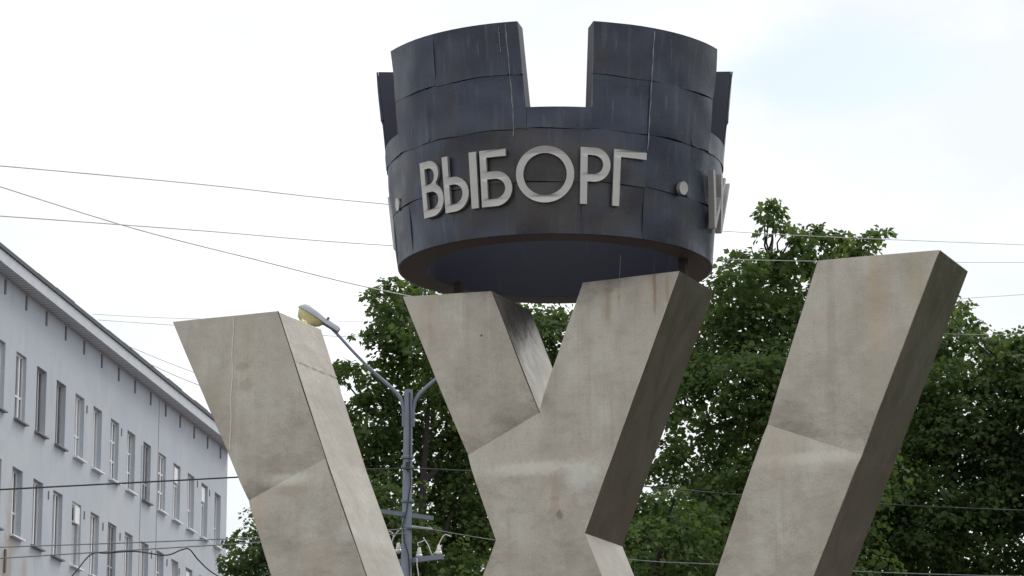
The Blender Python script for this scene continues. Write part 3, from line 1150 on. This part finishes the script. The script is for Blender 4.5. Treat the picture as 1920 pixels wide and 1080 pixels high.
for px, py, dy in ((786, 1041, 0.02), (823, 1036, -0.21), (747, 1032, 0.16)):
    c = lp(px, py, dy)
    MB().lathe([(0.012, -0.05), (0.05, -0.02), (0.052, 0.0), (0.036, 0.02), (0.042, 0.04), (0.03, 0.06), (0.028, 0.10), (0.012, 0.12)], 12,
               Matrix.Translation(c)).build('insulator', M_PORC, lamp, 40)
for pts in ([(784, 1024), (783, 1018), (790, 1016), (797, 1012), (793, 1008)], [(797, 1013), (803, 1022), (808, 1036), (810, 1041), (816, 1036), (822, 1028)],
            [(820, 1026), (827, 1012), (832, 1004), (836, 1002), (846, 1006)], [(782, 1046), (782, 1060), (785, 1080), (784, 1100)],
            [(728, 995), (736, 999), (738, 1006), (734, 1018), (733, 1030)], [(752, 990), (744, 998), (738, 1008)]):
    MB().tube([lp(x, y, -0.12) for x, y in pts], 0.008, 5).build('jumper_wire', M_PORC, lamp, 60)

# ---------------------------------------------------------------- overhead wires
M_WIRE = simple('weathered_wire', (0.60, 0.61, 0.62), 0.6)

M_WIRE2 = simple('dull_wire', (0.20, 0.205, 0.215), 0.6)


def smooth_path(p, per=14):
    p = [np.array(q, float) for q in p]
    o = []
    for i in range(len(p) - 1):
        a, b, c, d = p[max(i - 1, 0)], p[i], p[i + 1], p[min(i + 2, len(p) - 1)]
        for t in np.linspace(0, 1, per, endpoint=False):
            o.append(0.5 * ((2 * b) + (c - a) * t + (2 * a - 5 * b + 4 * c - d) * t * t + (3 * b - a - 3 * c + d) * t ** 3))
    o.append(p[-1])
    return o


def wire(pts, r, label, mat=None, name='overhead_wire', y0=46.0, y1=46.0, r1=None):
    pp = smooth_path(pts)
    x0, x1 = pp[0][0], pp[-1][0]
    w = [at(q[0], q[1], y0 + (y1 - y0) * (q[0] - x0) / (x1 - x0)) for q in pp]
    base = w[0].copy()
    o = MB().tube([v - base for v in w], [r + ((r1 or r) - r) * i / (len(w) - 1) for i in range(len(w))], 6).build(name, mat or M_WIRE, None, 60)
    o.location = base
    tag(o, label, 'cable' if name == 'overhead_cable' else 'wire', 'wires strung across the square')


wire([(-260, 290), (0, 311), (370, 345), (727, 383), (1350, 433), (1920, 459), (2200, 466)], 0.0085, 'topmost thin wire across the sky, meeting the crown beside its lettering', y0=40, y1=40, r1=0.0025)
wire([(-200, 286), (0, 350), (250, 428), (480, 487), (700, 541), (1000, 600)], 0.0075, 'thin wire slanting steeply down from the left edge above the roof', y0=42, y1=46)
wire([(-260, 388), (0, 405), (370, 432), (745, 461), (1360, 486), (1830, 492), (2200, 489)], 0.0085, 'thin wire crossing the slanting wire and meeting the crown near its lower edge', y0=41, y1=41, r1=0.002)
wire([(174, 589), (340, 597), (690, 603), (1100, 606), (1833, 627), (2100, 612)], 0.008, 'upper of two close wires behind the top of the left beam', y0=97.8, y1=52, r1=0.0025)
wire([(184, 600), (345, 611), (605, 629), (700, 632), (1000, 632)], 0.009, 'lower of two close wires behind the top of the left beam', y0=98.4, y1=60)
wire([(1500, 585), (1805, 560), (1920, 552), (2200, 530)], 0.004, 'thin wire rising to the right beyond the right beam', y0=50, y1=50)
wire([(238, 648), (355, 695), (560, 765), (900, 880)], 0.012, 'upper wire dropping from over the roof behind the left beam', y0=101.3, y1=82)
wire([(284, 684), (365, 719), (560, 790), (900, 910)], 0.014, 'lower wire dropping from over the roof behind the left beam', y0=104.0, y1=82)
wire([(-260, 932), (0, 918), (440, 895), (690, 880), (875, 883), (1210, 912), (1400, 929), (1650, 945), (1920, 957), (2200, 966)], 0.0125,
     'thick dark cable running level before the windows and the trees', M_DARKW, 'overhead_cable', 45, 45, r1=0.006)
wire([(-260, 1034), (0, 1026), (437, 1010), (762, 992)], 0.009, 'upper of two pale wires low before the facade', M_WIRE2, y0=47, y1=47.8)
wire([(-260, 1066), (0, 1047), (437, 1020), (762, 1000)], 0.009, 'lower of two pale wires low before the facade', M_WIRE2, y0=47, y1=47.8)
wire([(20, 1190), (90, 1120), (135, 1080), (170, 1040), (200, 1037), (255, 1034), (310, 1041), (340, 1031), (355, 1030), (372, 1050), (400, 1075), (450, 1100)], 0.0125,
     'slack black cable looping in waves before the facade', M_DARKW, 'overhead_cable', 52, 56)
wire([(775, 988), (800, 991), (930, 1013), (1175, 1048), (1340, 1058), (1700, 1075), (2100, 1085)], 0.006, 'thin wire leaving the lamp post behind the crossing beams', M_WIRE2, y0=47.9, y1=44)


# ---------------------------------------------------------------- trees
def leaf_material(name, dark, light):
    k = NT(name)
    geo = k.n('ShaderNodeNewGeometry')
    rnd = geo.outputs['Random Per Island']
    c = k.mix(rnd, dark, light)
    c = k.mix(k.rng(k.noise(0.55, 3), 0.35, 0.7), c, tuple(a * 0.72 + b * 0.1 for a, b in zip(dark, light)))
    k.put(k.b.inputs['Base Color'], c)
    k.b.inputs['Roughness'].default_value = 0.6
    k.b.inputs['Specular IOR Level'].default_value = 0.15
    tr = k.n('ShaderNodeBsdfTranslucent')
    k.put(tr.inputs['Color'], k.mix(0.5, c, (0.17, 0.27, 0.03)))
    mx = k.n('ShaderNodeMixShader')
    mx.inputs[0].default_value = 0.46
    k.L(k.b.outputs[0], mx.inputs[1])
    k.L(tr.outputs[0], mx.inputs[2])
    k.L(mx.outputs[0], k.out.inputs['Surface'])
    return k.m


M_LEAF = [leaf_material('maple_leaf', (0.072, 0.118, 0.046), (0.145, 0.205, 0.075)),
          leaf_material('linden_leaf', (0.066, 0.110, 0.047), (0.132, 0.188, 0.073)),
          leaf_material('dark_leaf', (0.054, 0.092, 0.046), (0.108, 0.155, 0.064))]
M_BARK = simple('dark_bark', (0.036, 0.031, 0.028), 0.9, scale=12, var=0.35)
LEAF = np.array([(0, 0, 0), (-0.34, 0.22, 0.05), (-0.46, 0.58, 0.10), (-0.20, 0.72, 0.05), (0, 1.08, -0.06), (0.20, 0.72, 0.05), (0.46, 0.58, 0.10), (0.34, 0.22, 0.05)])
LEAF_F = [(0, 4, 3, 2, 1), (0, 7, 6, 5, 4)]


def unit(a):
    return a / np.maximum(np.linalg.norm(a, axis=-1, keepdims=True), 1e-9)


def leaves_mesh(name, pos, ax, nr, size):
    n = len(pos)
    ax = unit(ax)
    nr = unit(nr - ax * (nr * ax).sum(1, keepdims=True))
    sx = np.cross(ax, nr)
    V = (pos[:, None, :] + size[:, None, None] * (LEAF[None, :, 0:1] * sx[:, None, :] + LEAF[None, :, 1:2] * ax[:, None, :] + LEAF[None, :, 2:3] * nr[:, None, :])).reshape(-1, 3)
    nv, loops = 8, np.array([i for f in LEAF_F for i in f])
    idx = (np.arange(n)[:, None] * nv + loops[None, :]).reshape(-1)
    m = bpy.data.meshes.new(name)
    m.vertices.add(len(V))
    m.vertices.foreach_set('co', V.astype(np.float32).ravel())
    m.loops.add(len(idx))
    m.loops.foreach_set('vertex_index', idx.astype(np.int32))
    npol = n * 2
    m.polygons.add(npol)
    m.polygons.foreach_set('loop_start', (np.arange(npol) * 5).astype(np.int32))
    m.update(calc_edges=True)
    m.validate()
    return m


def lobe_leaves(c, r, dens, size):
    """sprays of leaves through one lobe of a crown, most of them near its skin"""
    n = int(2.5 * dens * (r * r * 4.2 + r * 0.5) / (size * size * 0.62))
    per = 26
    m = max(3, n // per)
    d = unit(rng.normal(size=(m, 3)) + np.array([0, 0, 0.25]))
    rr = r * (0.30 + 0.75 * rng.random((m, 1)) ** 0.55)
    cc = c + d * rr * np.array([1, 1, 0.92])
    out = unit(d + rng.normal(scale=0.3, size=(m, 3)))
    N = unit(np.array([0, 0, 0.85]) + out * 0.55 + rng.normal(scale=0.25, size=(m, 3)))
    t1 = unit(np.cross(N, np.array([0.31, 0.9, 0.17])))
    t2 = np.cross(N, t1)
    rc = rng.uniform(0.18, 0.42, size=(m, 1)) * (0.6 + 0.5 * min(r, 1.0))
    ang = rng.random((m, per)) * 2 * np.pi
    rho = np.sqrt(rng.random((m, per)))
    rad_ = t1[:, None, :] * np.cos(ang)[..., None] + t2[:, None, :] * np.sin(ang)[..., None]
    P = cc[:, None, :] + rad_ * (rho * rc)[..., None] + N[:, None, :] * rng.normal(scale=0.05, size=(m, per, 1))
    P[..., 2] -= 0.35 * rho ** 2 * rc
    A = rad_ + rng.normal(scale=0.5, size=(m, per, 3)) + np.array([0, 0, -0.45])
    NR = N[:, None, :] + rng.normal(scale=0.42, size=(m, per, 3))
    sz = size * rng.uniform(0.5, 1.3, size=(m, per)) * rng.uniform(0.8, 1.15, size=(m, 1))
    return P.reshape(-1, 3), A.reshape(-1, 3), NR.reshape(-1, 3), sz.reshape(-1)


def tree(name, label, Y, base_px, lobes, mat, leaf=0.112, dens=1.0, limbs=9, spread=1.0, trunk_r=0.24):
    q = at(base_px, 800, Y)
    root = empty(name, (q.x, Y, 0))
    tag(root, label, 'tree', 'trees behind the monument')
    sc = axial(at(base_px, 800, Y)) / FPX
    acc, cs = [], []
    for L in lobes:
        px, py, rp = L[:3]
        dn = L[3] if len(L) > 3 else 1.0
        r = rp * sc * 1.12
        dy = (rng.random() - 0.5) * 2 * spread * 1.6 if len(L) < 5 else L[4]
        w = at(px, py, Y + dy)
        c = np.array([w.x - q.x, dy, w.z])
        cs.append((c, r))
        acc.append(lobe_leaves(c, r, dens * dn, leaf))
    P, A, N_, Z = (np.concatenate(x) for x in zip(*acc))
    cr = link('crown', leaves_mesh('crown', P, A, N_, Z), mat, root)
    cr['kind'] = 'stuff'
    top = max(c[2] for c, _ in cs)
    fork = top * 0.42
    bx = [Vector((0.12 * math.sin(z * 0.5), 0.1 * math.sin(z * 0.4 + 1), z)) for z in np.linspace(0, top * 0.86, 12)]
    MB().tube(bx, [trunk_r * (1 - 0.85 * i / 11) for i in range(12)], 9).build('trunk', M_BARK, root, 60)
    order = sorted(cs, key=lambda t: -t[1])[:limbs] + [t for t in cs if t[1] < 0.35][:6]
    for c, r in order:
        e = Vector(c) + Vector((0, 0, r * 0.3))
        z0 = max(fork, min(e.z - 0.8 - 0.6 * math.hypot(e.x, e.y), top * 0.84))
        s = Vector((0.12 * math.sin(z0 * 0.5), 0.1 * math.sin(z0 * 0.4 + 1), z0))
        w = 0.075
        if r < 0.42:                                     # an outer twig grows from the nearest big bough
            bc = min((t for t in cs if t[1] > 0.5), key=lambda t: np.linalg.norm(t[0] - c))[0]
            s, w = Vector(bc), 0.02
        pts = [s.lerp(e, t) + Vector((0, 0, -0.35 * w / 0.075 * math.sin(t * math.pi))) + Vector(rng.normal(scale=0.06 * w / 0.075, size=3)) * (0 < t < 1) for t in np.linspace(0, 1, 7)]
        MB().tube(pts, [w * (1 - 0.85 * t) + 0.008 for t in np.linspace(0, 1, 7)], 6).build('limb', M_BARK, root, 60)
    return root, len(P)


nl = 0
nl += tree('maple_tree', 'maple with drooping outer twigs rising behind the lamp post', 62, 800,
     [(655, 690, 26, .8), (640, 700, 14, .6), (725, 610, 40, .8), (712, 585, 20, .6), (735, 650, 35, .8), (738, 524, 14, .6), (722, 548, 14, .55), (703, 556, 13, .55), (752, 545, 18, .6), (790, 600, 60), (800, 545, 38, .8),
      (700, 780, 62), (780, 710, 75), (850, 650, 80), (680, 870, 75), (755, 850, 70, .8), (850, 790, 95), (900, 890, 95), (720, 970, 85, .8),
      (800, 1000, 90, .7), (890, 1040, 110), (640, 990, 80), (690, 730, 25, .6), (780, 1150, 150, .5), (880, 1250, 160, .4), (700, 1250, 140, .4), (800, 1400, 180, .3)],
     M_LEAF[0], dens=1.7)[1]
nl += tree('linden_tree', 'shorter tree seen only between the crossing beams below the crown', 70, 1000,
     [(1020, 615, 62), (960, 640, 70), (1060, 640, 60), (960, 740, 100), (1050, 740, 100), (940, 860, 110), (1060, 870, 110), (930, 980, 110), (1070, 1000, 110), (1000, 1150, 170, .5), (1000, 1350, 190, .3)],
     M_LEAF[1], dens=1.4)[1]
nl += tree('linden_tree', 'low tree top beside the far corner of the long building', 76, 600,
     [(462, 1005, 24, .8), (448, 1045, 26, .8), (436, 1068, 20, .8), (478, 965, 16, .6), (495, 1040, 55), (540, 1010, 60), (600, 1000, 80), (560, 1090, 110, .8), (480, 1120, 70, .8), (640, 1120, 120, .5), (590, 1260, 160, .4)],
     M_LEAF[2], dens=1.1)[1]
nl += tree('maple_tree', 'tallest tree, with loose top twigs, between the crown and the right beam', 60, 1450,
     [(1440, 392, 11, .7), (1452, 388, 11, .6), (1432, 410, 11, .6), (1450, 418, 14, .7), (1472, 428, 16, .7), (1490, 440, 16, .7), (1525, 425, 13, .7), (1518, 445, 22, .7), (1550, 462, 34, .8), (1580, 455, 22, .7), (1610, 462, 24, .7), (1640, 446, 13, .6), (1655, 440, 8, .5),
      (1600, 485, 34), (1490, 490, 40, .8), (1440, 500, 44, .8), (1395, 505, 36, .8), (1370, 495, 18, .6), (1360, 540, 34, .8), (1345, 575, 28, .7), (1450, 545, 66), (1390, 600, 72), (1340, 640, 52, .9), (1460, 640, 90), (1550, 590, 90),
      (1330, 705, 52, .9), (1405, 730, 84), (1500, 740, 90), (1300, 690, 34, .7), (1370, 800, 42, .6), (1420, 850, 70, .8), (1275, 745, 26, .6), (1600, 620, 90), (1560, 720, 90),
      (1340, 880, 36, .6), (1290, 800, 42, .55), (1322, 835, 42, .55), (1262, 785, 36, .6), (1248, 850, 38, .6), (1300, 725, 48, .8), (1275, 880, 40, .6), (1390, 940, 70), (1260, 830, 26, .5), (1245, 880, 30, .6), (1480, 900, 110), (1330, 1010, 70), (1420, 1050, 100), (1550, 900, 130, .6), (1400, 1200, 170, .5), (1520, 1200, 190, .4), (1450, 1400, 200, .3)],
     M_LEAF[0], dens=1.55)[1]
nl += tree('linden_tree', 'brighter leafed tree low between the crossing beams and the right beam', 56, 1230,
     [(1265, 950, 42, .9), (1220, 960, 45, .9), (1300, 985, 45, .8), (1190, 1000, 60), (1250, 1030, 70), (1330, 1060, 60, .8), (1180, 1080, 80), (1270, 1120, 110, .6), (1200, 1250, 140, .4)],
     M_LEAF[0], dens=1.1)[1]
nl += tree('linden_tree', 'broad dense tree filling the corner beyond the right beam', 64, 1790,
     [(1797, 588, 18, .7), (1800, 572, 9, .6), (1786, 605, 28, .8), (1832, 628, 20, .7), (1828, 612, 9, .6), (1775, 650, 50), (1840, 672, 46), (1880, 642, 16, .6), (1872, 636, 9, .6), (1905, 640, 14, .7), (1925, 640, 30), (1890, 690, 44),
      (1720, 750, 90), (1815, 770, 95), (1900, 760, 80), (1670, 850, 85), (1780, 880, 115), (1890, 890, 110), (1640, 950, 80), (1720, 1000, 120), (1850, 1020, 120), (1960, 740, 80), (2010, 820, 110),
      (1960, 950, 120), (1640, 1060, 90), (1750, 1150, 160, .5), (1900, 1180, 170, .5), (1820, 1350, 200, .3)],
     M_LEAF[1], dens=1.5)[1]
nl += tree('linden_tree', 'dark tree glimpsed through gaps behind the right beam', 82, 1560,
     [(1300, 940, 60), (1360, 960, 70), (1450, 800, 100, .7), (1560, 760, 110), (1640, 800, 110), (1440, 980, 110), (1560, 950, 130), (1680, 960, 120), (1250, 1040, 80), (1500, 1120, 170, .5), (1350, 1120, 150, .5), (1500, 1320, 200, .3)],
     M_LEAF[2], dens=1.7)[1]
# unseen wood added right of the frame, for dark reflections in the beam sides
n = 24000
az = R(13) + R(85) * rng.random(n)
dist = rng.uniform(56, 84, n)
top = 13.5 + 1.6 * np.sin(az * 31) + 1.2 * np.sin(az * 13 + dist * 0.4)
zz = 0.2 + (top - 0.2) * rng.random(n) ** 0.8
wood = link('unseen_wood', leaves_mesh('unseen_wood', np.stack([dist * np.sin(az), dist * np.cos(az), zz], 1), rng.normal(size=(n, 3)) + np.array([0, 0, -0.5]),
                                    rng.normal(scale=0.5, size=(n, 3)) + np.array([0, 0, 0.8]), rng.uniform(0.5, 0.9, n)), M_LEAF[2])
tag(wood, 'unseen mass of trees added right of the frame to darken the beam reflections', 'wood', kind='stuff')
print('leaves', nl)
